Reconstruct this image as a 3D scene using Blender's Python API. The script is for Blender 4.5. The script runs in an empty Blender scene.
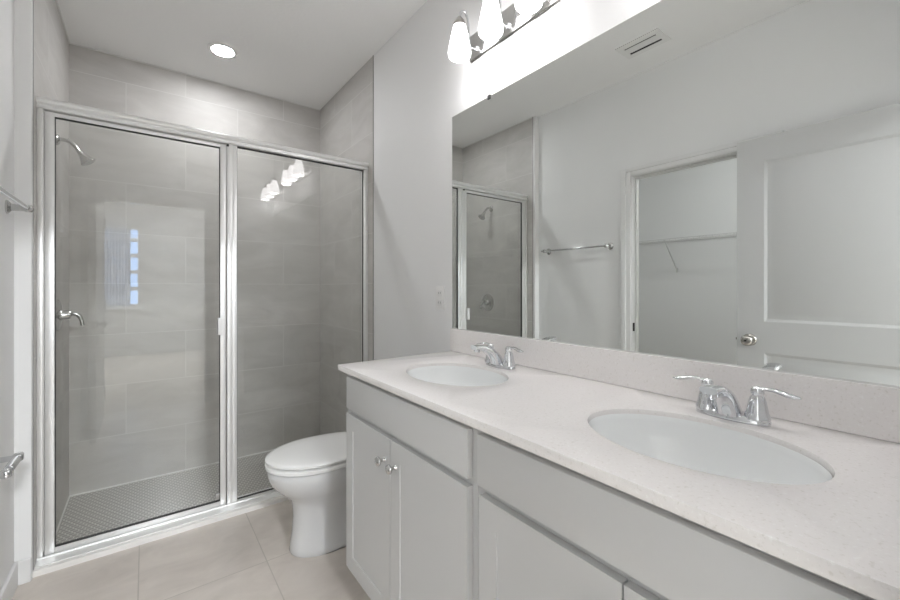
import bpy, bmesh, math, random
from mathutils import Vector, Matrix
PI = math.pi
C = bpy.context.scene.collection
S = bpy.context.scene

# ------------------------------------------------------------------ camera
cam = bpy.data.cameras.new('camera')
cam.sensor_width = 36
cam.lens = 403.3 / 900 * 36
cam.shift_y = -12.2 / 900
cam.clip_start = 0.01
camo = bpy.data.objects.new('camera', cam)
C.objects.link(camo)
camo.location = (0, 0, 1.217)
camo.rotation_euler = (PI / 2, 0, -math.radians(37.01))
S.camera = camo

# ------------------------------------------------------------------ world, exposure
w = bpy.data.worlds.new('world')
S.world = w
w.use_nodes = True
w.node_tree.nodes['Background'].inputs[0].default_value = (0.42, 0.62, 1.0, 1)
w.node_tree.nodes['Background'].inputs[1].default_value = 1.5
S.view_settings.view_transform = 'Standard'
S.view_settings.look = 'None'
S.view_settings.gamma = 1
S.view_settings.exposure = 2.96
S.cycles.use_denoising = True
S.cycles.max_bounces = 14
S.cycles.diffuse_bounces = 7
S.cycles.glossy_bounces = 8
S.cycles.transparent_max_bounces = 16
S.cycles.transmission_bounces = 8
S.cycles.sample_clamp_indirect = 6

SHADE_E = 0.9       # opal vanity shades
CAN_E = 26.0        # recessed shower light
BULB_E = 5.2       # bulb seen through the open bottom of each shade
FILL_E = 35.0        # unseen fill dome added in the room behind the camera
CLOSET_E = 6.6      # dome light of the closet

# ------------------------------------------------------------------ materials
def mat(name, col, rough=.5, metal=0., spec=.5, coat=0.):
    m = bpy.data.materials.new(name)
    m.use_nodes = True
    b = m.node_tree.nodes['Principled BSDF']
    b.inputs['Base Color'].default_value = (*col, 1)
    b.inputs['Roughness'].default_value = rough
    b.inputs['Metallic'].default_value = metal
    b.inputs['Specular IOR Level'].default_value = spec
    b.inputs['Coat Weight'].default_value = coat
    return m

def nd(m, t, **kw):
    n = m.node_tree.nodes.new(t)
    for k, v in kw.items():
        setattr(n, k, v)
    return n

def lk(m, a, b):
    m.node_tree.links.new(a, b)

def bumpy(m, scale, strength, dist=.001, detail=3):
    t = nd(m, 'ShaderNodeTexCoord'); n = nd(m, 'ShaderNodeTexNoise'); b = nd(m, 'ShaderNodeBump')
    n.inputs['Scale'].default_value = scale; n.inputs['Detail'].default_value = detail
    b.inputs['Strength'].default_value = strength; b.inputs['Distance'].default_value = dist
    lk(m, t.outputs['Object'], n.inputs['Vector']); lk(m, n.outputs['Fac'], b.inputs['Height'])
    lk(m, b.outputs['Normal'], m.node_tree.nodes['Principled BSDF'].inputs['Normal'])
    return m

def emis(name, col, s):
    m = bpy.data.materials.new(name); m.use_nodes = True
    b = m.node_tree.nodes['Principled BSDF']
    b.inputs['Base Color'].default_value = (*col, 1)
    b.inputs['Emission Color'].default_value = (*col, 1)
    b.inputs['Emission Strength'].default_value = s
    return m

def tile_mat(name, axes, origin, bw, bh, c1, c2, grout, rough=.35, mortar=.003, offset=.5, vein=(1.2, 1.2, 3.0)):
    m = mat(name, c1, rough)
    b = m.node_tree.nodes['Principled BSDF']
    t = nd(m, 'ShaderNodeTexCoord'); s = nd(m, 'ShaderNodeSeparateXYZ'); c = nd(m, 'ShaderNodeCombineXYZ')
    lk(m, t.outputs['Object'], s.inputs[0])
    for i in range(2):
        a = nd(m, 'ShaderNodeMath', operation='SUBTRACT')
        lk(m, s.outputs[axes[i]], a.inputs[0]); a.inputs[1].default_value = origin[i]
        lk(m, a.outputs[0], c.inputs[i])
    br = nd(m, 'ShaderNodeTexBrick', offset=offset)
    br.inputs['Scale'].default_value = 1
    br.inputs['Brick Width'].default_value = bw; br.inputs['Row Height'].default_value = bh
    br.inputs['Mortar Size'].default_value = mortar; br.inputs['Mortar Smooth'].default_value = .3
    br.inputs['Color1'].default_value = (0, 0, 0, 1); br.inputs['Color2'].default_value = (1, 1, 1, 1)
    br.inputs['Mortar'].default_value = (.5, .5, .5, 1)
    lk(m, c.outputs[0], br.inputs['Vector'])
    # every tile samples its own piece of the stone pattern
    mp = nd(m, 'ShaderNodeMapping'); mp.inputs['Scale'].default_value = vein
    add = nd(m, 'ShaderNodeVectorMath', operation='MULTIPLY_ADD')
    add.inputs[1].default_value = (4, 5, 3)
    lk(m, br.outputs['Color'], add.inputs[0]); lk(m, t.outputs['Object'], add.inputs[2])
    lk(m, add.outputs[0], mp.inputs['Vector'])
    n = nd(m, 'ShaderNodeTexNoise'); n.inputs['Scale'].default_value = 2.2
    n.inputs['Detail'].default_value = 6; n.inputs['Roughness'].default_value = .6; n.inputs['Distortion'].default_value = .8
    lk(m, mp.outputs[0], n.inputs['Vector'])
    r = nd(m, 'ShaderNodeValToRGB')
    r.color_ramp.elements[0].position = .3; r.color_ramp.elements[0].color = (*c1, 1)
    r.color_ramp.elements[1].position = .7; r.color_ramp.elements[1].color = (*c2, 1)
    lk(m, n.outputs['Fac'], r.inputs[0])
    mx = nd(m, 'ShaderNodeMix', data_type='RGBA')
    lk(m, br.outputs['Fac'], mx.inputs['Factor']); lk(m, r.outputs[0], mx.inputs[6])
    mx.inputs[7].default_value = (*grout, 1)
    lk(m, mx.outputs[2], b.inputs['Base Color'])
    bp = nd(m, 'ShaderNodeBump', invert=True); bp.inputs['Strength'].default_value = .4; bp.inputs['Distance'].default_value = .001
    lk(m, br.outputs['Fac'], bp.inputs['Height']); lk(m, bp.outputs[0], b.inputs['Normal'])
    return m

M = {}
M['wall'] = bumpy(mat('wall_paint', (.81, .812, .81), .6), 90, .25, .001)
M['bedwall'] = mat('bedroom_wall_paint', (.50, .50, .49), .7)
M['ceiling'] = bumpy(mat('ceiling_paint', (.90, .90, .895), .75), 55, .6, .002)
M['trim'] = mat('trim_paint', (.76, .76, .755), .35)
M['door'] = mat('door_paint', (.52, .522, .52), .38)
M['cabinet'] = mat('cabinet_paint', (.57, .572, .57), .35)
M['gap'] = mat('cabinet_inside', (.35, .35, .34), .7)
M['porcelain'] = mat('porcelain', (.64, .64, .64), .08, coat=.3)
M['basin'] = mat('basin_china', (.90, .915, .915), .1, coat=.3)
M['seat'] = mat('seat_plastic', (.80, .80, .79), .2)
M['chrome'] = mat('chrome', (.74, .75, .77), .05, 1)
M['alu'] = mat('satin_aluminium', (.84, .84, .83), .38, .55)
M['satin'] = mat('polished_metal', (.62, .62, .61), .16, 1)
M['nickel'] = mat('satin_nickel', (.50, .48, .45), .25, 1)
M['rubber'] = mat('black_gasket', (.03, .03, .03), .5)
M['dark'] = mat('dark_void', (.02, .02, .02), .8)
M['plastic'] = mat('white_plastic', (.82, .82, .81), .3)
M['wire'] = mat('white_wire', (.62, .62, .61), .4)
M['marble'] = mat('threshold_marble', (.82, .80, .77), .2)
M['metal_edge'] = mat('tile_edge_metal', (.35, .34, .33), .4, .6)
M['caulk'] = mat('caulk', (.75, .75, .73), .6)
M['carpet'] = bumpy(mat('carpet', (.50, .46, .41), .95), 400, .8, .004)
M['cloth'] = mat('sheer_cloth', (.60, .63, .68), .9)
cb = M['cloth'].node_tree.nodes['Principled BSDF']
cb.inputs['Transmission Weight'].default_value = .35
cb.inputs['IOR'].default_value = 1.05
M['shade'] = emis('opal_shade_lit', (1, .975, .985), SHADE_E)
M['bulb'] = emis('bulb_lit', (1, .985, .99), BULB_E)
M['can'] = emis('recessed_lens_lit', (.97, .98, 1), CAN_E)
M['dome'] = emis('fill_dome_lit', (.93, .965, 1), FILL_E)
M['dome_closet'] = emis('closet_dome_lit', (.98, 1, 1), CLOSET_E)

M['mirror'] = mat('silvered_glass', (.82, .84, .825), 0.0, 1)
M['tile_back'] = tile_mat('wall_tile_back', (0, 2), (-.105, -.074), .66, .33, (.475, .46, .44), (.575, .56, .54), (.605, .595, .575), rough=.5)
M['tile_side'] = tile_mat('wall_tile_side', (1, 2), (3.405, -.074), .66, .33, (.475, .46, .44), (.575, .56, .54), (.605, .595, .575), rough=.5)
M['tile_floor'] = tile_mat('floor_tile', (0, 1), (-.025, 1.925), .455, .61, (.53, .48, .435), (.66, .607, .553), (.455, .415, .37),
                           rough=.3, mortar=.0025, offset=0, vein=(1.6, 3.0, 1))

def speckle():
    m = mat('quartz', (.875, .85, .84), .22, coat=.1)
    b = m.node_tree.nodes['Principled BSDF']
    t = nd(m, 'ShaderNodeTexCoord'); n = nd(m, 'ShaderNodeTexNoise'); n.inputs['Scale'].default_value = 170
    n.inputs['Detail'].default_value = 2
    r = nd(m, 'ShaderNodeValToRGB')
    e = r.color_ramp.elements
    e[0].position = .26; e[0].color = (.77, .745, .715, 1)
    e[1].position = .40; e[1].color = (.875, .85, .84, 1)
    x = e.new(.62); x.color = (.875, .85, .84, 1)
    x = e.new(.75); x.color = (.93, .92, .91, 1)
    lk(m, t.outputs['Object'], n.inputs['Vector']); lk(m, n.outputs['Fac'], r.inputs[0]); lk(m, r.outputs[0], b.inputs['Base Color'])
    return m
M['quartz'] = speckle()

def penny():
    m = mat('penny_mosaic', (.4, .4, .38), .4)
    b = m.node_tree.nodes['Principled BSDF']
    t = nd(m, 'ShaderNodeTexCoord')
    s = .026
    ds = []
    for off in (0, .5):
        a = nd(m, 'ShaderNodeVectorMath', operation='MULTIPLY_ADD')
        a.inputs[1].default_value = (1 / s, 1 / (s * math.sqrt(3)), 0); a.inputs[2].default_value = (off, off, 0)
        f = nd(m, 'ShaderNodeVectorMath', operation='FRACTION')
        u = nd(m, 'ShaderNodeVectorMath', operation='SUBTRACT'); u.inputs[1].default_value = (.5, .5, 0)
        v = nd(m, 'ShaderNodeVectorMath', operation='MULTIPLY'); v.inputs[1].default_value = (1, math.sqrt(3), 0)
        l = nd(m, 'ShaderNodeVectorMath', operation='LENGTH')
        lk(m, t.outputs['Object'], a.inputs[0]); lk(m, a.outputs[0], f.inputs[0]); lk(m, f.outputs[0], u.inputs[0])
        lk(m, u.outputs[0], v.inputs[0]); lk(m, v.outputs[0], l.inputs[0])
        ds.append(l)
    mn = nd(m, 'ShaderNodeMath', operation='MINIMUM')
    lk(m, ds[0].outputs['Value'], mn.inputs[0]); lk(m, ds[1].outputs['Value'], mn.inputs[1])
    r = nd(m, 'ShaderNodeValToRGB')
    r.color_ramp.elements[0].position = .40; r.color_ramp.elements[0].color = (.36, .35, .33, 1)
    r.color_ramp.elements[1].position = .47; r.color_ramp.elements[1].color = (.68, .67, .64, 1)
    lk(m, mn.outputs[0], r.inputs[0]); lk(m, r.outputs[0], b.inputs['Base Color'])
    return m
M['penny'] = penny()

def glass():
    m = bpy.data.materials.new('clear_glass'); m.use_nodes = True
    nt = m.node_tree; nt.nodes.clear()
    o = nd(m, 'ShaderNodeOutputMaterial'); mx = nd(m, 'ShaderNodeMixShader')
    tr = nd(m, 'ShaderNodeBsdfTransparent'); tr.inputs[0].default_value = (.985, .99, .982, 1)
    gl = nd(m, 'ShaderNodeBsdfGlossy'); gl.inputs['Roughness'].default_value = 0.0
    fr = nd(m, 'ShaderNodeFresnel'); fr.inputs['IOR'].default_value = 1.5
    # both faces of the sheet reflect alike: feed the fresnel the outward normal side
    g = nd(m, 'ShaderNodeNewGeometry'); iv = nd(m, 'ShaderNodeMath', operation='MULTIPLY_ADD')
    iv.inputs[1].default_value = 1 / 1.56 - 1.56; iv.inputs[2].default_value = 1.56
    lk(m, g.outputs['Backfacing'], iv.inputs[0]); lk(m, iv.outputs[0], fr.inputs['IOR'])
    lk(m, fr.outputs[0], mx.inputs[0]); lk(m, tr.outputs[0], mx.inputs[1]); lk(m, gl.outputs[0], mx.inputs[2])
    lk(m, mx.outputs[0], o.inputs[0])
    return m
M['glass'] = glass()

# ------------------------------------------------------------------ mesh helpers
def box(bm, x0, x1, y0, y1, z0, z1, bev=0, seg=2):
    vs = [bm.verts.new((x, y, z)) for x in (x0, x1) for y in (y0, y1) for z in (z0, z1)]
    F = [(0, 1, 3, 2), (4, 6, 7, 5), (0, 4, 5, 1), (2, 3, 7, 6), (0, 2, 6, 4), (1, 5, 7, 3)]
    fs = [bm.faces.new([vs[i] for i in f]) for f in F]
    if bev:
        es = list({e for f in fs for e in f.edges})
        bmesh.ops.bevel(bm, geom=es, offset=bev, segments=seg, affect='EDGES', profile=.5)

def loop_faces(bm, rings, cap0=True, cap1=True, close=True):
    n = len(rings[0])
    for a, b in zip(rings, rings[1:]):
        for i in range(n if close else n - 1):
            j = (i + 1) % n
            bm.faces.new((a[i], a[j], b[j], b[i]))
    if cap0: bm.faces.new(list(reversed(rings[0])))
    if cap1: bm.faces.new(rings[-1])

def lathe(bm, prof, o=(0, 0, 0), axis=(0, 0, 1), seg=32, sx=1, sy=1):
    """prof: list of (radius, height along axis)"""
    q = Vector((0, 0, 1)).rotation_difference(Vector(axis).normalized()).to_matrix()
    o = Vector(o); rings = []
    for r, h in prof:
        r = max(r, 1e-4)
        rings.append([bm.verts.new(o + q @ Vector((r * sx * math.cos(2 * PI * k / seg), r * sy * math.sin(2 * PI * k / seg), h))) for k in range(seg)])
    loop_faces(bm, rings)

def tube(bm, pts, rad, seg=12, flat=1.0, up=(0, 0, 1)):
    """sweep; rad number or list; flat squeezes the section along the local second axis"""
    pts = [Vector(p) for p in pts]
    if not isinstance(rad, (list, tuple)): rad = [rad] * len(pts)
    rings = []; nrm = None
    for i, p in enumerate(pts):
        t = (pts[min(i + 1, len(pts) - 1)] - pts[max(i - 1, 0)]).normalized()
        if nrm is None:
            u = Vector(up)
            if abs(u.dot(t)) > .95: u = Vector((1, 0, 0))
            nrm = (u - t * u.dot(t)).normalized()
        else:
            nrm = (nrm - t * nrm.dot(t)).normalized()
        bi = t.cross(nrm)
        rings.append([bm.verts.new(p + (nrm * math.cos(2 * PI * k / seg) * flat + bi * math.sin(2 * PI * k / seg)) * rad[i]) for k in range(seg)])
    loop_faces(bm, rings)

def bez(p0, p1, p2, p3, n=12):
    out = []
    for i in range(n + 1):
        t = i / n
        out.append(tuple((1 - t) ** 3 * a + 3 * (1 - t) ** 2 * t * b + 3 * (1 - t) * t * t * c + t ** 3 * d for a, b, c, d in zip(p0, p1, p2, p3)))
    return out

def link(name, bm, m, parent=None, smooth=None, loc=None):
    bmesh.ops.recalc_face_normals(bm, faces=bm.faces)
    me = bpy.data.meshes.new(name)
    bm.to_mesh(me); bm.free()
    me.materials.append(m)
    if smooth is not None:
        for p in me.polygons: p.use_smooth = True
        me.set_sharp_from_angle(angle=math.radians(smooth))
    o = bpy.data.objects.new(name, me)
    C.objects.link(o)
    if parent is not None: o.parent = parent
    if loc: o.location = loc
    return o

def recenter(o):
    """move a top-level mesh's origin to the bottom centre of its box"""
    vs = [v.co for v in o.data.vertices]
    c = Vector(((min(v.x for v in vs) + max(v.x for v in vs)) / 2, (min(v.y for v in vs) + max(v.y for v in vs)) / 2, min(v.z for v in vs)))
    for v in o.data.vertices: v.co -= c
    o.location = c
    return o

def boxes(name, lst, m, parent=None, bev=0, smooth=None):
    bm = bmesh.new()
    for b in lst: box(bm, *b, bev=bev)
    return link(name, bm, m, parent, smooth)

def struct(name, lst, m, bev=0):
    o = boxes(name, lst, m, None, bev)
    o['kind'] = 'structure'
    return o

def tag(o, label, cat, group=None):
    o['label'] = label; o['category'] = cat
    if group: o['group'] = group
    return o

def thing(name, label, cat, loc=(0, 0, 0), group=None):
    o = bpy.data.objects.new(name, None)
    C.objects.link(o); o.location = loc; o.empty_display_size = .05
    return tag(o, label, cat, group)

def local(o_parent):
    return o_parent.location

def dup(root, loc, label, group=None):
    r = root.copy(); C.objects.link(r); r.location = loc; r['label'] = label
    if group: r['group'] = group
    for ch in list(root.children):
        c = ch.copy(); C.objects.link(c); c.parent = r
        for g in list(ch.children):
            d = g.copy(); C.objects.link(d); d.parent = c
    return r

# ------------------------------------------------------------------ measures
D = 1.185        # right (mirror) wall
L = -.379        # left face of the shower
W = -.430        # left wall of the bathroom
YE = .02         # room face of the entry wall
YT = 2.398       # where the tile begins
YB = 3.405       # shower back wall
ZC = 2.731       # ceiling
SF = -.074       # shower floor
T = .12
TL = .09        # thickness of the bathroom's left wall

# ------------------------------------------------------------------ structure
struct('floor', [(W - T, D + .06, -.10, 2.405, -.08, 0)], M['tile_floor'])
struct('floor', [(W - T - .02, D + .1, 2.50, YB + .1, SF - .06, SF)], M['penny'])
struct('ceiling', [(W - T, D + .12, -.10, YB + .12, ZC, ZC + .1)], M['ceiling'])
struct('wall_right', [(D, D + .12, -.10, YT, 0, ZC)], M['wall'])
struct('wall_right', [(D - .002, D + .12, YT + .003, YB, SF, ZC)], M['tile_side'])
struct('wall_back', [(L - .05, D + .12, YB, YB + .12, SF, ZC)], M['tile_back'])
struct('wall_left', [(L - .17, L, YT + .014, YB, SF, ZC)], M['tile_side'])
struct('wall_left', [(W - TL, W, YE, .725, 0, ZC), (W - TL, W, 1.545, YT, 0, ZC), (W - TL, W, .725, 1.545, 2.035, ZC),
                     (W - T, L - .001, YT - .01, YT + .012, 0, ZC)], M['wall'])
struct('wall_entry', [(W - T, -.365, -.10, YE, 0, ZC), (.52, D, -.10, YE, 0, ZC), (-.365, .52, -.10, YE, 2.065, ZC)], M['wall'])
struct('trim_1', [(L - .004, L + .0015, YT + .010, YT + .016, .03, ZC)], M['metal_edge'])
struct('trim_2', [(D - .0045, D - .001, YT - .001, YT + .005, .03, ZC)], M['metal_edge'])
struct('trim_3', [(L, D, YB - .006, YB, ZC - .006, ZC), (L, L + .006, YT + .02, YB, ZC - .006, ZC), (L, D, YB - .005, YB, SF, SF + .008),
                  (L, L + .005, 2.57, YB, SF, SF + .008), (D - .007, D - .002, 2.57, YB, SF, SF + .008)], M['caulk'])
# marble threshold of the shower
struct('trim_4', [(L - .002, D, 2.405, 2.57, SF, .024)], M['marble'], bev=.003)

# baseboards
BH = .098
def base(lst, name):
    o = struct(name, lst, M['trim'], bev=.004)
base([(W, W + .013, 1.632, YT - .011, 0, BH), (W, L - .001, YT - .023, YT - .010, 0, BH)], 'baseboard_left')
base([(D - .013, D, 1.56, 2.404, 0, BH)], 'baseboard_right')
# closet door casing + jamb
YJ0, YJ1, ZJ = .745, 1.525, 2.015
CW = .078; CT = .060
def casing(name, faces):
    bm = bmesh.new()
    for f in faces: box(bm, *f, bev=.003)
    o = link(name, bm, M['trim'], smooth=30); o['kind'] = 'structure'
casing('trim_5', [
    (W, W + .012, YJ1 + .006, YJ1 + .006 + CW, 0, ZJ + .002 + CT), (W, W + .019, YJ1 + .040, YJ1 + .006 + CW, 0, ZJ + .002 + CT),
    (W, W + .012, YJ0 - .006 - CW, YJ0 - .006, 0, ZJ + .002 + CT), (W, W + .019, YJ0 - .006 - CW, YJ0 - .04, 0, ZJ + .002 + CT),
    (W, W + .012, YJ0 - .006, YJ1 + .006, ZJ + .004, ZJ + .002 + CT), (W, W + .019, YJ0 - .04, YJ1 + .04, ZJ + .034, ZJ + .002 + CT)])
casing('trim_6', [
    (W - TL - .002, W + .002, YJ1, YJ1 + .021, 0, ZJ + .02), (W - TL - .002, W + .002, YJ0 - .021, YJ0, 0, ZJ + .02),
    (W - TL - .002, W + .002, YJ0, YJ1, ZJ, ZJ + .021),
    (W - .075, W - .04, YJ1 - .011, YJ1, 0, ZJ), (W - .075, W - .04, YJ0, YJ0 + .011, 0, ZJ), (W - .075, W - .04, YJ0, YJ1, ZJ - .011, ZJ)])
st = boxes('strike_plate', [(W - .032, W - .006, YJ1 - .0015, YJ1 + .0005, .905, .965)], M['dark'])
tag(recenter(st), 'small dark latch strike plate let into the white closet door jamb', 'strike plate')
# entry door frame (the camera stands in this doorway)
casing('trim_7', [(-.365, -.347, -.102, YE + .002, 0, 2.065), (.502, .52, -.102, YE + .002, 0, 2.065), (-.347, .502, -.102, YE + .002, 2.047, 2.065),
                  (.508, .575, YE, YE + .014, 0, 2.12), (W + .012, -.353, YE, YE + .008, 0, 2.12), (-.353, .508, YE, YE + .014, 2.053, 2.12)])

# ------------------------------------------------------------------ closet behind the left wall
CX = -2.54
struct('floor', [(CX, W - T, .06, 2.8, -.08, 0), (W - T, W - .0, YJ0, YJ1, -.001, .004)], M['carpet'])
struct('ceiling', [(CX - .1, W - TL, -.02, 3.0, ZC, ZC + .1)], M['ceiling'])
struct('wall_closet_back', [(CX - .1, CX, .02, 2.9, 0, ZC)], M['wall'])
struct('wall_closet_side', [(CX, W - TL, 2.8, 2.9, 0, ZC)], M['wall'])
struct('wall_closet_side', [(CX, W - TL, -.02, .06, 0, ZC)], M['wall'])
struct('baseboard_closet', [(CX, CX + .013, .06, 2.8, 0, BH)], M['trim'])

# ------------------------------------------------------------------ bedroom behind the camera
BY = -4.2
struct('floor', [(-2.4, 2.8, BY, -.10, -.08, 0)], M['carpet'])
struct('ceiling', [(-2.5, 2.9, BY - .1, -.10, ZC, ZC + .1)], M['ceiling'])
WX0, WX1, WZ0, WZ1 = -.64, -.09, .88, 2.30
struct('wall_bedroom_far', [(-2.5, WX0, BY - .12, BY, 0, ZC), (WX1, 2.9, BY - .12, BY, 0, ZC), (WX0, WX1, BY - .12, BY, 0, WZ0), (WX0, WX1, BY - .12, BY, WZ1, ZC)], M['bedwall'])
struct('wall_bedroom_left', [(-2.5, -2.4, BY, -.10, 0, ZC)], M['wall'])
struct('wall_bedroom_right', [(2.8, 2.9, BY, -.10, 0, ZC)], M['wall'])
struct('wall_bedroom_near', [(-2.5, W - T, -.10, -.02, 0, ZC), (D + .12, 2.9, -.10, -.02, 0, ZC)], M['wall'])
wf = struct('window_1', [(WX0, WX0 + .04, BY - .09, BY - .03, WZ0, WZ1), (WX1 - .03, WX1, BY - .09, BY - .03, WZ0, WZ1),
                         (WX0 + .04, WX1 - .03, BY - .09, BY - .03, WZ0, WZ0 + .05), (WX0 + .04, WX1 - .03, BY - .09, BY - .03, WZ1 - .04, WZ1)]
            + [(WX0 + .04, WX1 - .03, BY - .08, BY - .04, z - .035, z + .035) for z in (1.20, 1.50, 1.80, 2.08)], M['trim'])
boxes('window_sill', [(WX0 - .04, WX1 + .04, BY - .03, BY + .06, WZ0 - .045, WZ0)], M['trim'], wf)
boxes('pane', [(WX0 + .04, WX1 - .03, BY - .064, BY - .058, WZ0 + .05, WZ1 - .04)], M['glass'], wf)
bm = bmesh.new()
n = 48; r0 = []; r1 = []; r2 = []; r3 = []
for i in range(n + 1):
    x = WX0 + .02 + (.40) * i / n
    y = BY - .015 + .010 * math.sin(i * 1.25)
    r0.append(bm.verts.new((x, y, .60))); r1.append(bm.verts.new((x, y, 2.27)))
    r2.append(bm.verts.new((x, y + .002, 2.27))); r3.append(bm.verts.new((x, y + .002, .60)))
for a, b in ((r0, r1), (r1, r2), (r2, r3), (r3, r0)):
    for i in range(n): bm.faces.new((a[i], a[i + 1], b[i + 1], b[i]))
tag(recenter(link('sheer_curtain', bm, M['cloth'], smooth=60)), 'pale sheer curtain over the bedroom window mirrored faintly in the shower door', 'curtain')

def dome_light(name, x, y, label, m, r):
    t = thing(name, label, 'ceiling light', (x, y, ZC))
    bm = bmesh.new(); lathe(bm, [(r * 1.06, 0), (r * 1.08, -.015), (r * 1.02, -.03), (r * .9, -.03)], seg=40); link('canopy', bm, M['nickel'], t, 40)
    bm = bmesh.new(); lathe(bm, [(r, -.03), (r * .97, -.055), (r * .8, -.085), (r * .5, -.105), (.001, -.112)], seg=40); link('diffuser', bm, m, t, 60)
dome_light('bedroom_fill_light', .30, -2.7, 'unseen round fill light added on the ceiling of the room behind the camera', M['dome'], .30)  # unseen lamp, added to brighten the bathroom through the doorway
dome_light('closet_light', -1.35, 1.05, 'round white flush ceiling light inside the closet', M['dome_closet'], .15)

# wire shelf in the closet
SX = CX + .32; SZ = 1.755
t = thing('wire_shelf', 'white ventilated wire shelf on braces along the closet wall, seen in the mirror', 'shelf', (CX, 1.6, SZ))
o = t.location
def rel(p): return tuple(Vector(p) - o)
bm = bmesh.new()
for z in (SZ, SZ - .03): tube(bm, [rel((SX, .08, z)), rel((SX, 2.78, z))], .0035, 8)
y = .1
while y < 2.77:
    tube(bm, [rel((SX, y, SZ)), rel((SX, y, SZ - .03))], .002, 6); y += .06
link('front_rail', bm, M['wire'], t, 40)
bm = bmesh.new()
for x in (CX + .006, CX + .16): tube(bm, [rel((x, .08, SZ - .004)), rel((x, 2.78, SZ - .004))], .003, 6)
y = .09
while y < 2.78:
    tube(bm, [rel((CX + .004, y, SZ)), rel((SX, y, SZ))], .0017, 5); y += .027
link('wire_deck', bm, M['wire'], t)
for y in (2.14, 1.45, .75):
    bm = bmesh.new()
    tube(bm, [rel((SX - .004, y, SZ - .008)), rel((CX + .012, y, SZ - .325)), rel((CX + .004, y, SZ - .345))], .006, 8)
    box(bm, *[v for a, b in zip(rel((CX, y - .01, SZ - .36)), rel((CX + .005, y + .01, SZ - .31))) for v in (a, b)])
    link('brace', bm, M['wire'], t, 40)

# ------------------------------------------------------------------ entry door, swung open against the left wall
DX0, DX1 = -.347, -.312
DY0, DY1 = .032, .845
DZ1 = 2.036
def door():
    bm = bmesh.new()
    # panels pressed into both faces of one slab: nested rings
    py = (DY0 + .125, DY1 - .125)
    wins = [(py[0], py[1], .22, .865), (py[0], py[1], 1.035, 1.905)]
    for side in (0, 1):
        X = DX1 if side else DX0
        s = -1 if side else 1
        ys = [DY0, py[0], py[1], DY1]; zs = [.012, .22, .865, 1.035, 1.905, DZ1]
        V = {}
        def v(a, b, dx=0):
            k = (round(a, 5), round(b, 5), dx)
            if k not in V: V[k] = bm.verts.new((X + s * dx, a, b))
            return V[k]
        for i in range(3):
            for j in range(5):
                if i == 1 and j in (1, 3):
                    a0, a1, b0, b1 = ys[1], ys[2], zs[j], zs[j + 1]
                    st = [(0, 0), (.014, .006), (.030, .006), (.046, .002)]
                    for (i0, d0), (i1, d1) in zip(st, st[1:]):
                        c0 = [(a0 + i0, b0 + i0), (a1 - i0, b0 + i0), (a1 - i0, b1 - i0), (a0 + i0, b1 - i0)]
                        c1 = [(a0 + i1, b0 + i1), (a1 - i1, b0 + i1), (a1 - i1, b1 - i1), (a0 + i1, b1 - i1)]
                        for k in range(4):
                            l = (k + 1) % 4
                            bm.faces.new((v(*c0[k], d0), v(*c0[l], d0), v(*c1[l], d1), v(*c1[k], d1)))
                    bm.faces.new([v(*c, st[-1][1]) for c in c1])
                else:
                    bm.faces.new((v(ys[i], zs[j]), v(ys[i + 1], zs[j]), v(ys[i + 1], zs[j + 1]), v(ys[i], zs[j + 1])))
    box_e = [(DY0, .012), (DY1, .012), (DY1, DZ1), (DY0, DZ1)]
    for k in range(4):
        a, b = box_e[k], box_e[(k + 1) % 4]
        q = [bm.verts.new((DX0, *a)), bm.verts.new((DX0, *b)), bm.verts.new((DX1, *b)), bm.verts.new((DX1, *a))]
        bm.faces.new(q)
    bmesh.ops.remove_doubles(bm, verts=bm.verts, dist=1e-5)
    return link('door_1', bm, M['door'], smooth=20)
dr = door(); dr['kind'] = 'structure'
bm = bmesh.new()
for s, x in ((1, DX1), (-1, DX0)):
    lathe(bm, [(.033, 0), (.033, .004), (.028, .009), (.013, .011), (.012, .026), (.02, .032), (.029, .043), (.030, .052), (.024, .062), (.012, .066), (.001, .067)],
          (x, .784, .93), (s, 0, 0), 32)
kn = link('door_knob', bm, M['nickel'], dr, 50)
bm = bmesh.new(); lathe(bm, [(.0055, .064), (.0055, .0705), (.001, .0705)], (DX1, .784, .93), (1, 0, 0), 16)
link('lock_button', bm, M['dark'], kn, 50)
boxes('latch_plate', [((DX0 + DX1) / 2 - .012, (DX0 + DX1) / 2 + .012, DY1 - .0005, DY1 + .001, .90, .96), ((DX0 + DX1) / 2 - .006, (DX0 + DX1) / 2 + .006, DY1, DY1 + .009, .923, .937)], M['nickel'], dr)
for z in (.25, 1.05, 1.82):
    bm = bmesh.new(); lathe(bm, [(.007, -.045), (.007, .045)], (DX1 + .005, DY0 - .003, z), seg=12)
    link('hinge', bm, M['nickel'], dr, 40)

# ------------------------------------------------------------------ shower enclosure
GY = 2.50
t = thing('shower_enclosure', 'framed glass shower enclosure with satin metal rails across the tiled shower', 'shower enclosure', (.4, GY, .03))
o = t.location
def RB(lst): return [tuple(v - o[i // 2] for i, v in enumerate(b)) for b in lst]
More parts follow.
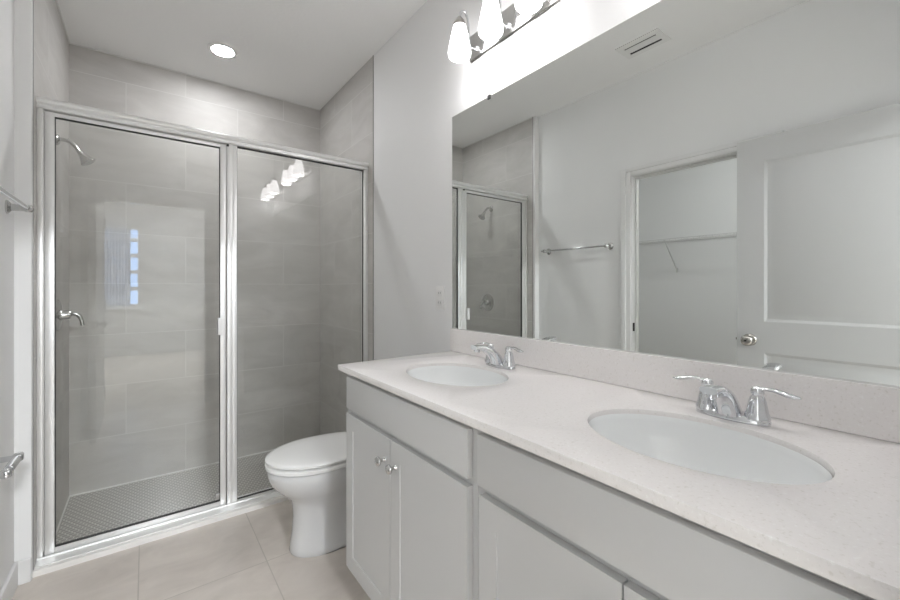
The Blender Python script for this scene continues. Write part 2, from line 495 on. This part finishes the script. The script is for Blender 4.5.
# header: rounded nose profile swept along X
def sweep_x(name, prof, x0, x1, m, parent, smooth=30):
    bm = bmesh.new()
    rings = [[bm.verts.new((x - o.x, y - o.y, z - o.z)) for y, z in prof] for x in (x0, x1)]
    loop_faces(bm, rings)
    return link(name, bm, m, parent, smooth)
hp = [(GY - .022, 2.000), (GY - .026, 2.004), (GY - .026, 2.012), (GY - .020, 2.016), (GY - .020, 2.022), (GY - .030, 2.026),
      (GY - .034, 2.033), (GY - .033, 2.041), (GY - .026, 2.049), (GY - .012, 2.053), (GY + .02, 2.053), (GY + .026, 2.047), (GY + .026, 2.000)]
sweep_x('header', hp, L, D - .002, M['alu'], t)
sp = [(2.432, .0238), (2.432, .027), (2.444, .030), (2.472, .034), (2.474, .040), (2.480, .040), (2.482, .034), (2.516, .034), (2.518, .044), (2.53, .044), (2.54, .0238)]
sweep_x('sill_track', sp, L, D - .002, M['alu'], t)
boxes('wall_jamb', RB([(L, L + .019, GY - .022, GY + .022, .034, 2.005), (L + .019, L + .0225, GY - .014, GY + .014, .06, 2.0)]), M['alu'], t, bev=.002, smooth=30)
boxes('wall_jamb', RB([(D - .030, D - .002, GY - .022, GY + .022, .034, 2.005)]), M['alu'], t, bev=.002, smooth=30)
boxes('post', RB([(.352, .378, GY - .022, GY + .022, .034, 2.003), (.376, .402, GY - .016, GY + .02, .034, 2.003)]), M['alu'], t, bev=.003, smooth=30)
# fixed light
fx = boxes('fixed_glass', RB([(.398, D - .028, GY - .003, GY + .003, .040, 2.002)]), M['glass'], t)
boxes('glazing_bead', RB([(.402, .4045, GY - .006, GY + .006, .044, 2.0), (D - .0325, D - .030, GY - .006, GY + .006, .044, 2.0),
                    (.4045, D - .0325, GY - .006, GY + .006, 1.994, 2.0), (.4045, D - .0325, GY - .006, GY + .006, .044, .0475)]), M['rubber'], fx)
# hinged door
DA, DB, DZa, DZb = L + .024, .347, .036, 1.994
dg = boxes('shower_door', RB([(DA, DA + .031, GY - .016, GY + .014, DZa, DZb), (DB - .027, DB, GY - .016, GY + .014, DZa, DZb),
                       (DA + .031, DB - .027, GY - .016, GY + .014, DZb - .017, DZb), (DA + .031, DB - .027, GY - .016, GY + .014, DZa, DZa + .027)]), M['alu'], t, bev=.002, smooth=30)
ga, gb, gz0, gz1 = DA + .031, DB - .027, DZa + .027, DZb - .017
boxes('door_glass', RB([(ga, gb, GY - .003, GY + .003, gz0, gz1)]), M['glass'], dg)
boxes('door_gasket', RB([(ga, ga + .0022, GY - .010, GY + .006, gz0, gz1), (gb - .0028, gb, GY - .010, GY + .006, gz0, gz1),
                   (ga, gb, GY - .010, GY + .006, gz1 - .0035, gz1), (ga, gb, GY - .010, GY + .006, gz0, gz0 + .003)]), M['rubber'], dg)
boxes('handle', RB([(gb - .014, gb + .008, GY - .040, GY - .016, .965, 1.055), (gb - .014, gb - .010, GY - .040, GY - .010, .965, 1.055)]), M['plastic'], dg, bev=.002, smooth=30)
boxes('magnetic_catch', RB([(gb - .022, gb - .003, GY - .012, GY + .006, gz0 + .012, gz0 + .045)]), M['metal_edge'], dg, bev=.002)
boxes('bumper', RB([(.349, .360, GY - .030, GY - .0215, 1.985, 1.997)]), M['rubber'], t, bev=.002)

# ------------------------------------------------------------------ shower fittings
t = thing('showerhead', 'chrome shower head on a bent arm high on the tiled shower wall', 'shower head', (L, 2.95, 2.0))
bm = bmesh.new(); lathe(bm, [(.030, 0), (.029, .004), (.022, .012), (.010, .016)], (0, 0, 0), (1, 0, 0), 28); link('flange', bm, M['satin'], t, 50)
bm = bmesh.new(); tube(bm, bez((0, 0, 0), (.045, 0, .012), (.065, 0, 0), (.092, 0, -.050), 12), .0100, 12); link('arm', bm, M['satin'], t, 50)
ax = Vector((.60, 0, -.80)).normalized()
bm = bmesh.new(); lathe(bm, [(.012, -.002), (.014, .010), (.013, .016), (.018, .028), (.030, .052), (.036, .060), (.036, .066), (.030, .068), (.001, .068)], (.090, 0, -.046), ax, 28)
link('spray_nozzle', bm, M['satin'], t, 40)
t = thing('shower_valve', 'chrome round shower valve plate with a curved lever on the tiled wall', 'shower valve', (L, 3.0, 1.07))
bm = bmesh.new(); lathe(bm, [(.085, 0), (.084, .004), (.070, .009), (.032, .012), (.030, .018)], (0, 0, 0), (1, 0, 0), 40); link('plate', bm, M['satin'], t, 40)
bm = bmesh.new(); lathe(bm, [(.026, .012), (.024, .045), (.020, .054), (.001, .057)], (0, 0, 0), (1, 0, 0), 28)
tube(bm, bez((.040, 0, 0), (.085, 0, .02), (.095, 0, -.02), (.100, 0, -.060), 12), [.012] * 4 + [.011] * 4 + [.009] * 5, 12)
link('lever', bm, M['satin'], t, 45)

t = thing('recessed_light', 'round lit recessed ceiling light above the shower', 'recessed light', (.392, 2.93, ZC))
bm = bmesh.new(); lathe(bm, [(.088, 0), (.088, -.003), (.078, -.007), (.063, -.004), (.063, 0)], seg=40); link('trim_ring', bm, M['plastic'], t, 40)
bm = bmesh.new(); lathe(bm, [(.062, -.001), (.062, -.004), (.050, -.006), (.001, -.007)], seg=40); link('lens', bm, M['can'], t, 60)

t = thing('ceiling_vent', 'narrow white slotted vent in the bathroom ceiling, seen in the mirror', 'vent', (-.103, 1.28, ZC))
boxes('frame', [(-.085, -.054, -.135, .135, -.008, 0), (.054, .085, -.135, .135, -.008, 0), (-.054, .054, -.135, -.100, -.008, 0), (-.054, .054, .100, .135, -.008, 0)], M['plastic'], t, bev=.002)
boxes('backing', [(-.056, .056, -.102, .102, -.002, -.0005)], M['dark'], t)
for x0, x1 in ((-.026, .030), (.042, .054), (-.054, -.048)):
    boxes('louver', [(x0, x1, -.100, .100, -.0075, -.0045)], M['plastic'], t)

# ------------------------------------------------------------------ towel bar and paper holder
BX = W + .062
t = thing('towel_bar', 'chrome towel bar on the white left wall beside the closet doorway', 'towel bar', (W, 1.97, 1.53))
for y in (-.275, .305):
    bm = bmesh.new(); lathe(bm, [(.027, 0), (.027, .005), (.020, .010), (.014, .014), (.012, .046), (.015, .052), (.015, .068), (.010, .074), (.001, .075)], (0, y, 0), (1, 0, 0), 24)
    link('post', bm, M['satin'], t, 45)
bm = bmesh.new(); tube(bm, [(.060, -.29, 0), (.060, .335, 0)], .008, 16); link('bar', bm, M['chrome'], t, 50)
t = thing('toilet_paper_holder', 'chrome toilet paper holder low on the left wall, at the photo edge', 'paper holder', (W, 2.0, .61))
for y in (-.075, .085):
    bm = bmesh.new(); lathe(bm, [(.026, 0), (.026, .005), (.018, .010), (.010, .014), (.010, .05), (.016, .056), (.016, .072), (.010, .078), (.001, .079)], (0, y, 0), (1, 0, 0), 24)
    link('post', bm, M['chrome'], t, 45)
bm = bmesh.new(); lathe(bm, [(.008, -.10), (.011, -.098), (.011, -.05), (.014, -.048), (.014, .05), (.011, .052), (.011, .108), (.008, .11)], (.064, .005, 0), (0, 1, 0), 20)
link('roller', bm, M['chrome'], t, 40)

# ------------------------------------------------------------------ toilet
TY = 1.915
t = thing('toilet', 'white two-piece toilet with closed lid between vanity and shower', 'toilet', (.80, TY, 0))
o = t.location
def egg(cx, af, ab, b, n=56, p=2.2):
    """outline, front towards -X: af front half length, ab back half length, b half width"""
    out = []
    for k in range(n):
        a = 2 * PI * k / n
        c, s = math.cos(a), math.sin(a)
        ex = 2 / (2.0 if c < 0 else p)
        x = (af if c < 0 else ab) * math.copysign(abs(c) ** ex, c)
        y = b * math.copysign(abs(s) ** ex, s)
        out.append((cx + x, y))
    return out
def loft(name, secs, m, parent, smooth=60, p=2.2):
    """secs: z, x_front, x_back, half width, position of the widest point"""
    bm = bmesh.new(); rings = []
    for s in secs:
        z, xf, xb, b, cx = s[:5]
        pp = s[5] if len(s) > 5 else p
        rings.append([bm.verts.new((x - o.x, y, z)) for x, y in egg(cx, cx - xf, xb - cx, b, p=pp)])
    loop_faces(bm, rings)
    return link(name, bm, m, parent, smooth)
loft('bowl', [
    (.000, .530, 1.02, .106, .70, 2.6), (.012, .525, 1.03, .113, .70, 2.6), (.03, .528, 1.03, .111, .70, 2.6), (.10, .538, 1.02, .104, .70, 2.5),
    (.17, .542, 1.00, .102, .70, 2.5), (.225, .537, .99, .108, .70, 2.4), (.255, .522, .99, .118, .69, 2.4), (.285, .490, .99, .138, .68, 2.4),
    (.32, .456, .99, .160, .67, 2.4), (.355, .438, .99, .172, .66, 2.4), (.372, .434, .99, .174, .66, 2.4), (.378, .432, .99, .174, .66, 2.4),
    (.398, .433, .99, .173, .66, 2.4), (.404, .440, .985, .167, .66, 2.4)], M['porcelain'], t)
bm = bmesh.new(); tube(bm, bez((.86 - o.x, .07, .25), (.95 - o.x, .09, .30), (1.0 - o.x, .10, .12), (.90 - o.x, .09, .05), 12), [.05] * 13, 16)
tube(bm, bez((.86 - o.x, -.07, .25), (.95 - o.x, -.09, .30), (1.0 - o.x, -.10, .12), (.90 - o.x, -.09, .05), 12), [.05] * 13, 16)
link('trapway', bm, M['porcelain'], t, 60)
loft('seat', [(.4075, .430, .94, .176, .66), (.410, .423, .945, .182, .66), (.423, .422, .945, .183, .66), (.428, .430, .94, .175, .66)], M['seat'], t, 40)
loft('lid', [(.4345, .430, .95, .176, .66), (.4365, .424, .955, .181, .66), (.445, .423, .955, .182, .66), (.449, .427, .95, .178, .66), (.452, .445, .935, .163, .66), (.4545, .51, .88, .115, .67), (.455, .60, .80, .05, .68)], M['seat'], t, 50)
for a in (-.10, .05):
    boxes('seat_hinge', [(.93 - o.x, .965 - o.x, a, a + .05, .414, .447)], M['seat'], t, bev=.006, smooth=40)
bm = bmesh.new(); rings = []
for z, x0, hw in ((.416, 1.01, .19), (.43, .995, .205), (.60, .985, .218), (.735, .978, .224)):
    rings.append([bm.verts.new((x - o.x, y, z)) for x, y in egg((x0 + 1.165) / 2, (1.165 - x0) / 2, (1.165 - x0) / 2, hw, p=5)])
loop_faces(bm, rings); tk = link('tank', bm, M['porcelain'], t, 40)
bm = bmesh.new(); rings = []
for z, e in ((.736, -.002), (.740, .008), (.765, .010), (.772, .004), (.774, -.02)):
    rings.append([bm.verts.new((x - o.x, y, z)) for x, y in egg(1.0715, .0935 + e, .0935 + min(e, .006), .224 + e, p=5)])
loop_faces(bm, rings); link('tank_lid', bm, M['porcelain'], t, 40)
bm = bmesh.new(); lathe(bm, [(.014, 0), (.013, .01), (.008, .014)], (.982 - o.x, .15, .69), (-1, 0, 0), 16)
tube(bm, [(.966 - o.x, .15, .69), (.962 - o.x, .12, .688), (.960 - o.x, .08, .684)], [.006, .007, .006], 10)
link('flush_lever', bm, M['chrome'], t, 40)
for s in (-1, 1):
    bm = bmesh.new(); lathe(bm, [(.016, 0), (.015, .012), (.009, .020), (.001, .022)], (.86 - o.x, s * .098, 0.028), seg=16)
    link('bolt_cap', bm, M['seat'], t, 50)
boxes('tank_deck', [(.94 - o.x, 1.16 - o.x, -.13, .13, .33, .4155)], M['porcelain'], t, bev=.02, smooth=50)

# ------------------------------------------------------------------ vanity
FX = .635      # face frame front
PX = .616      # door faces
VT = .893      # underside of the counter
def shaker(name, y0, y1, z0, z1, parent, knob_y, o, stile=.058):
    bm = bmesh.new()
    X0, X1 = PX, FX - .0005
    dx = .003
    ys = [y0, y0 + stile, y1 - stile, y1]; zs = [z0, z0 + stile, z1 - stile, z1]
    # frame boxes and a recessed panel as one pressed skin
    V = {}
    def v(x, y, z):
        k = (round(x, 5), round(y, 5), round(z, 5))
        if k not in V: V[k] = bm.verts.new((x - o.x, y - o.y, z - o.z))
        return V[k]
    for i in range(3):
        for j in range(3):
            x = X0 + dx if (i, j) == (1, 1) else X0
            if (i, j) == (1, 1):
                e = .0006
                a = [(ys[1], zs[1]), (ys[2], zs[1]), (ys[2], zs[2]), (ys[1], zs[2])]
                b = [(ys[1] + e, zs[1] + e), (ys[2] - e, zs[1] + e), (ys[2] - e, zs[2] - e), (ys[1] + e, zs[2] - e)]
                for k in range(4):
                    l = (k + 1) % 4
                    bm.faces.new((v(X0, *a[k]), v(X0, *a[l]), v(x, *b[l]), v(x, *b[k])))
                bm.faces.new([v(x, *q) for q in b])
            else:
                bm.faces.new((v(x, ys[i], zs[j]), v(x, ys[i + 1], zs[j]), v(x, ys[i + 1], zs[j + 1]), v(x, ys[i], zs[j + 1])))
    for i in range(3):
        bm.faces.new((v(X0, ys[i], z0), v(X0, ys[i + 1], z0), v(X1, ys[i + 1], z0), v(X1, ys[i], z0)))
        bm.faces.new((v(X0, ys[i], z1), v(X0, ys[i + 1], z1), v(X1, ys[i + 1], z1), v(X1, ys[i], z1)))
        bm.faces.new((v(X0, y0, zs[i]), v(X0, y0, zs[i + 1]), v(X1, y0, zs[i + 1]), v(X1, y0, zs[i])))
        bm.faces.new((v(X0, y1, zs[i]), v(X0, y1, zs[i + 1]), v(X1, y1, zs[i + 1]), v(X1, y1, zs[i])))
    bm.faces.new([v(X1, y, z0) for y in ys] + [v(X1, ys[3], z) for z in zs[1:]] + [v(X1, y, z1) for y in reversed(ys[:3])] + [v(X1, y0, z) for z in reversed(zs[1:3])])
    d = link(name, bm, M['cabinet'], parent, 20)
    bm = bmesh.new()
    lathe(bm, [(.009, 0), (.008, .003), (.0055, .006), (.0055, .013), (.010, .017), (.0145, .021), (.0155, .025), (.0135, .029), (.007, .032), (.001, .0325)],
          (PX - o.x, knob_y - o.y, .662 - o.z), (-1, 0, 0), 24)
    link('knob', bm, M['satin'], d, 50)
    return d
def cabinet(label, y0, y1, fronts, drawer, far_end, grp=None):
    t = thing('vanity_cabinet', label, 'cabinet', (.9, (y0 + y1) / 2, 0))
    o = t.location
    def R(l): return [tuple(v - o[i // 2] for i, v in enumerate(b)) for b in l]
    boxes('body', R([(FX, D - .003, y0, y0 + .018, .115, VT), (FX, D - .003, y1 - .018, y1, .115, VT), (FX + .075, D - .003, y0, y0 + .018, 0, .115), (FX + .075, D - .003, y1 - .018, y1, 0, .115), (FX + .02, D - .003, y0 + .018, y1 - .018, .115, .13),
                     (D - .015, D - .003, y0 + .018, y1 - .018, .13, VT),
                     (FX, FX + .019, y0 + .018, y1 - .018, .115, .165), (FX, FX + .019, y0 + .018, y1 - .018, .725, .765), (FX, FX + .019, y0 + .018, y1 - .018, .86, VT),
                     (FX, FX + .019, y0 + .018, fronts[0][0] + .015, .165, .725), (FX, FX + .019, fronts[1][1] - .015, y1 - .018, .165, .725), (FX, FX + .019, y0 + .018, fronts[0][0] + .015, .765, .86), (FX, FX + .019, fronts[1][1] - .015, y1 - .018, .765, .86),
                     (FX, FX + .019, fronts[0][1] - .02, fronts[1][0] + .02, .165, .725)]), M['cabinet'], t)
    boxes('toe_kick', R([(FX + .07, FX + .085, y0 + .018, y1 - .018, 0, .115)]), M['cabinet'], t)
    boxes('false_drawer_front', R([(PX, FX - .0005, drawer[0], drawer[1], .757, .876)]), M['cabinet'], t, bev=.002, smooth=30)
    for k, (a, b) in enumerate(fronts):
        shaker('cabinet_door', a, b, .150, .737, t, (b - .034) if k == 0 else (a + .034), o)
    return t
cabinet('white vanity cabinet next to the toilet, under the far sink', .7305, 1.507, [(.749, 1.130), (1.134, 1.480)], (.749, 1.480), True)
cabinet('white vanity cabinet under the near sink, closest to the camera', YE + .0, .7295, [(.040, .351), (.355, .706)], (.040, .713), False)

# countertop with two oval cutouts
SK = [(1.133, .878), (.358, .878)]; SA, SB = .157, .212
CX0, CX1, CY0, CY1, CZ0, CZ1 = .604, D - .001, YE, 1.534, .893, .915
def counter():
    bm = bmesh.new(); N = 72
    plain = []
    y = CY0
    V = {}
    def v(x, y, z):
        k = (round(x, 5), round(y, 5), round(z, 5))
        if k not in V: V[k] = bm.verts.new((x, y, z))
        return V[k]
    cells = []
    for cy, cx in sorted(SK): cells.append((cy - SB - .06, cy + SB + .06, cy, cx))
    edges_y = [CY0]
    for c in cells: edges_y += [c[0], c[1]]
    edges_y.append(CY1)
    for z in (CZ0, CZ1):
        for i in range(0, len(edges_y) - 1, 2):
            a, b = edges_y[i], edges_y[i + 1]
            plain.append((a, b, z))
        for a, b, cy, cx in cells:
            out = []; inn = []
            angs = [2 * PI * k / N for k in range(N)]
            for q in ((CX0, a), (CX1, a), (CX1, b), (CX0, b)):
                ang = math.atan2(q[1] - cy, q[0] - cx) % (2 * PI)
                j = min(range(N), key=lambda k: abs(angs[k] - ang)); angs[j] = ang
            for ang in angs:
                c, s = math.cos(ang), math.sin(ang)
                ts = []
                if c > 1e-9: ts.append((CX1 - cx) / c)
                if c < -1e-9: ts.append((CX0 - cx) / c)
                if s > 1e-9: ts.append((b - cy) / s)
                if s < -1e-9: ts.append((a - cy) / s)
                tt = min(ts); out.append(v(cx + tt * c, cy + tt * s, z))
                rr = 1 / math.sqrt((c / SA) ** 2 + (s / SB) ** 2)
                inn.append(v(cx + rr * c, cy + rr * s, z))
            for k in range(N):
                l = (k + 1) % N
                bm.faces.new((out[k], out[l], inn[l], inn[k]))
            if z == CZ0: low = inn; cells[cells.index((a, b, cy, cx))] = (a, b, cy, cx); lows = globals().setdefault('_lows', []); lows.append(inn)
            else:
                low = globals()['_lows'].pop(0)
                for k in range(N):
                    l = (k + 1) % N
                    bm.faces.new((low[k], low[l], inn[l], inn[k]))
    for a, b, z in plain:
        lo = sorted([q for q in V.values() if abs(q.co.y - a) < 1e-6 and abs(q.co.z - z) < 1e-6], key=lambda q: q.co.x) or [v(CX0, a, z), v(CX1, a, z)]
        hi = sorted([q for q in V.values() if abs(q.co.y - b) < 1e-6 and abs(q.co.z - z) < 1e-6], key=lambda q: q.co.x) or [v(CX0, b, z), v(CX1, b, z)]
        bm.faces.new(lo + hi[::-1])
    # outer rim
    es = [e for e in bm.edges if len(e.link_faces) == 1 and abs(e.verts[0].co.z - CZ0) < 1e-6 and abs(e.verts[1].co.z - CZ0) < 1e-6]
    for e in es:
        a, b = e.verts
        A = v(a.co.x, a.co.y, CZ1); B = v(b.co.x, b.co.y, CZ1)
        bm.faces.new((a, b, B, A))
    bmesh.ops.recalc_face_normals(bm, faces=bm.faces)
    es = [e for e in bm.edges if len(e.link_faces) == 2 and abs(e.link_faces[0].normal.dot(e.link_faces[1].normal)) < .3
          and (abs(e.verts[0].co.z - e.verts[1].co.z) < 1e-6)]
    bmesh.ops.bevel(bm, geom=es, offset=.0022, segments=2, affect='EDGES', profile=.5)
    return link('countertop', bm, M['quartz'], smooth=35)
tag(recenter(counter()), 'white speckled quartz countertop with two oval cutouts along the mirror wall', 'countertop')
tag(recenter(boxes('backsplash', [(D - .021, D - .0005, YE, 1.545, CZ1 + .0005, 1.022)], M['quartz'], bev=.0015)), 'low white quartz backsplash under the big mirror', 'backsplash')

def sink(cy, cx, label):
    t = thing('sink', label, 'sink', (cx, cy, .74), 'oval undermount sinks')
    prof = [(.974, .1525), (1.10, .1525), (1.10, .147), (1.03, .145), (1.00, .120), (.93, .085), (.80, .042), (.60, .012), (.38, -.002), (.14, -.006), (.14, .002),
            (.37, .006), (.58, .020), (.77, .050), (.89, .092), (.945, .125), (.962, .150), (.966, .161), (.972, .163)]
    bm = bmesh.new(); rings = []; seg = 72
    for r, h in prof:
        rings.append([bm.verts.new((r * (SA + .004) * math.cos(2 * PI * k / seg), r * (SB + .004) * math.sin(2 * PI * k / seg), h)) for k in range(seg)])
    loop_faces(bm, rings, False, False)
    for k in range(seg):
        l = (k + 1) % seg
        bm.faces.new((rings[-1][k], rings[-1][l], rings[0][l], rings[0][k]))
    link('basin', bm, M['basin'], t, 60)
    bm = bmesh.new(); lathe(bm, [(.026, -.006), (.030, .0025), (.030, .0045), (.022, .0055), (.020, .003), (.017, .003), (.015, .007), (.001, .008)], seg=28)
    link('drain', bm, M['chrome'], t, 40)
    return t
sink(*SK[0], 'far oval white sink sunk in the countertop, nearest the toilet')
sink(*SK[1], 'near oval white sink sunk in the countertop, closest to the camera')

def faucet(y, label):
    t = thing('faucet', label, 'faucet', (1.083, y, CZ1 + .0003), 'two handle chrome faucets on the countertop')
    # base
    bm = bmesh.new(); rings = []
    for z, e in ((0, 0), (.008, 0), (.014, -.003), (.016, -.008)):
        rings.append([bm.verts.new((x, yy, z)) for x, yy in egg(0, .026 + e, .026 + e, .074 + e, p=3.0)])
    loop_faces(bm, rings); link('base', bm, M['chrome'], t, 40)
    # spout: a broad tapering arc that climbs forward from the base
    top = bez((.024, 0, .012), (.004, 0, .040), (-.035, 0, .098), (-.132, 0, .092), 16)
    low = bez((-.036, 0, .012), (-.044, 0, .040), (-.070, 0, .072), (-.128, 0, .075), 16)
    bm = bmesh.new(); rings = []
    for i, (a, b) in enumerate(zip(top, low)):
        hw = .023 - .006 * i / 16
        cx_, cz_ = (a[0] + b[0]) / 2, (a[2] + b[2]) / 2
        ux, uz = (a[0] - b[0]) / 2, (a[2] - b[2]) / 2
        ring = []
        for k in range(20):
            an = 2 * PI * k / 20
            c_, s_ = math.cos(an), math.sin(an)
            c_ = math.copysign(abs(c_) ** .75, c_); s_ = math.copysign(abs(s_) ** .75, s_)
            ring.append(bm.verts.new((cx_ + ux * c_, hw * s_, cz_ + uz * c_)))
        rings.append(ring)
    loop_faces(bm, rings)
    lathe(bm, [(.011, 0), (.011, .012), (.008, .012)], (-.114, 0, .078), (-.15, 0, -1), 16)
    link('spout', bm, M['chrome'], t, 50)
    for s in (-1, 1):
        bm = bmesh.new()
        lathe(bm, [(.024, .010), (.024, .020), (.0225, .022), (.0225, .024), (.021, .026), (.0175, .045), (.0145, .058), (.011, .064), (.013, .068), (.013, .076), (.009, .082), (.001, .084)], (0, s * .050, 0), seg=28)
        tube(bm, bez((0, s * .052, .074), (-.002, s * .080, .090), (-.004, s * .100, .070), (-.006, s * .126, .073), 12), [.008, .008, .0075, .0075, .008, .0085, .009, .0095, .010, .010, .0095, .008, .004], 12, flat=.55)
        link('handle', bm, M['chrome'], t, 45)
    return t
faucet(SK[0][0] - .012, 'chrome two-handle faucet behind the far sink')
faucet(SK[1][0] - .004, 'chrome two-handle faucet behind the near sink')

# ------------------------------------------------------------------ mirror
MR = thing('wall_mirror', 'large frameless wall mirror above the double vanity', 'mirror', (1.182, .79, 1.0225))
boxes('mirror_sheet', [(-.003, .0025, YE + .002 - .79, 1.546 - .79, .0, 2.040 - 1.0225)], M['mirror'], MR)
for y in (1.285,):
    boxes('mirror_clip', [(-.0065, .0025, y - .008 - .79, y + .008 - .79, 2.028 - 1.0225, 2.047 - 1.0225)], M['rubber'], MR, bev=.002)

# ------------------------------------------------------------------ vanity lights
def vanity_light(y, label):
    t = thing('vanity_light', label, 'wall light', (D, y, 2.30), 'three shade chrome vanity lights')
    # back plate with a rounded front
    bm = bmesh.new()
    prof = [(0, -.058), (-.008, -.058), (-.012, -.055), (-.013, -.050), (-.013, .050), (-.012, .055), (-.008, .058), (0, .058)]
    rings = [[bm.verts.new((x, yy, z)) for x, z in prof] for yy in (-.245, .245)]
    loop_faces(bm, rings); link('back_plate', bm, M['satin'], t, 25)
    boxes('plate_rim', [(-.004, 0, -.250, .250, -.063, .063)], M['satin'], t, bev=.001)
    for k in (-1, 0, 1):
        yy = k * .196
        bm = bmesh.new()
        lathe(bm, [(.014, 0), (.013, .004), (.006, .008)], (-.012, yy, -.020), (-1, 0, 0), 20)
        tube(bm, bez((-.014, yy, -.020), (-.080, yy, -.055), (-.050, yy, .02), (-.062, yy, .075), 12)[:-1] + bez((-.062, yy, .075), (-.070, yy, .125), (-.105, yy, .130), (-.110, yy, .072), 10), .0048, 10)
        am = link('arm', bm, M['chrome'], t, 50)
        bm = bmesh.new()
        lathe(bm, [(.007, .080), (.011, .076), (.021, .062), (.027, .046), (.027, .040), (.02, .040)], (-.110, yy, 0), seg=28)
        link('socket_cup', bm, M['nickel'], am, 40)
        bm = bmesh.new()
        lathe(bm, [(.020, .044), (.026, .041), (.030, .026), (.036, 0), (.042, -.030), (.0475, -.060), (.0495, -.075), (.0475, -.088), (.043, -.094), (.039, -.094), (.038, -.088), (.028, -.02)], (-.110, yy, 0), seg=32)
        sh = link('shade', bm, M['shade'], t, 60)
        bm = bmesh.new(); lathe(bm, [(.0385, -.086), (.0385, -.092), (.029, -.097), (.014, -.100), (.001, -.101)], (-.110, yy, 0), seg=32)
        link('bulb', bm, M['bulb'], sh, 60)
    return t
vanity_light(1.162, 'chrome wall light with three lit white shades above the mirror, over the far sink')
vanity_light(.32, 'chrome wall light over the near sink, seen only reflected in the shower glass')

# ------------------------------------------------------------------ outlet
t = thing('electrical_outlet', 'white electrical outlet plate on the wall left of the mirror', 'outlet', (D, 1.648, 1.165))
boxes('cover_plate', [(-.006, 0, -.036, .036, -.058, .058)], M['plastic'], t, bev=.002, smooth=30)
for z in (-.024, .024):
    s_ = boxes('socket', [(-.0085, -.005, -.017, .017, z - .015, z + .015)], M['trim'], t, bev=.001)
    boxes('slot', [(-.0089, -.008, -.008, -.006, z - .003, z + .007), (-.0089, -.008, .006, .008, z - .003, z + .007)], M['dark'], s_)
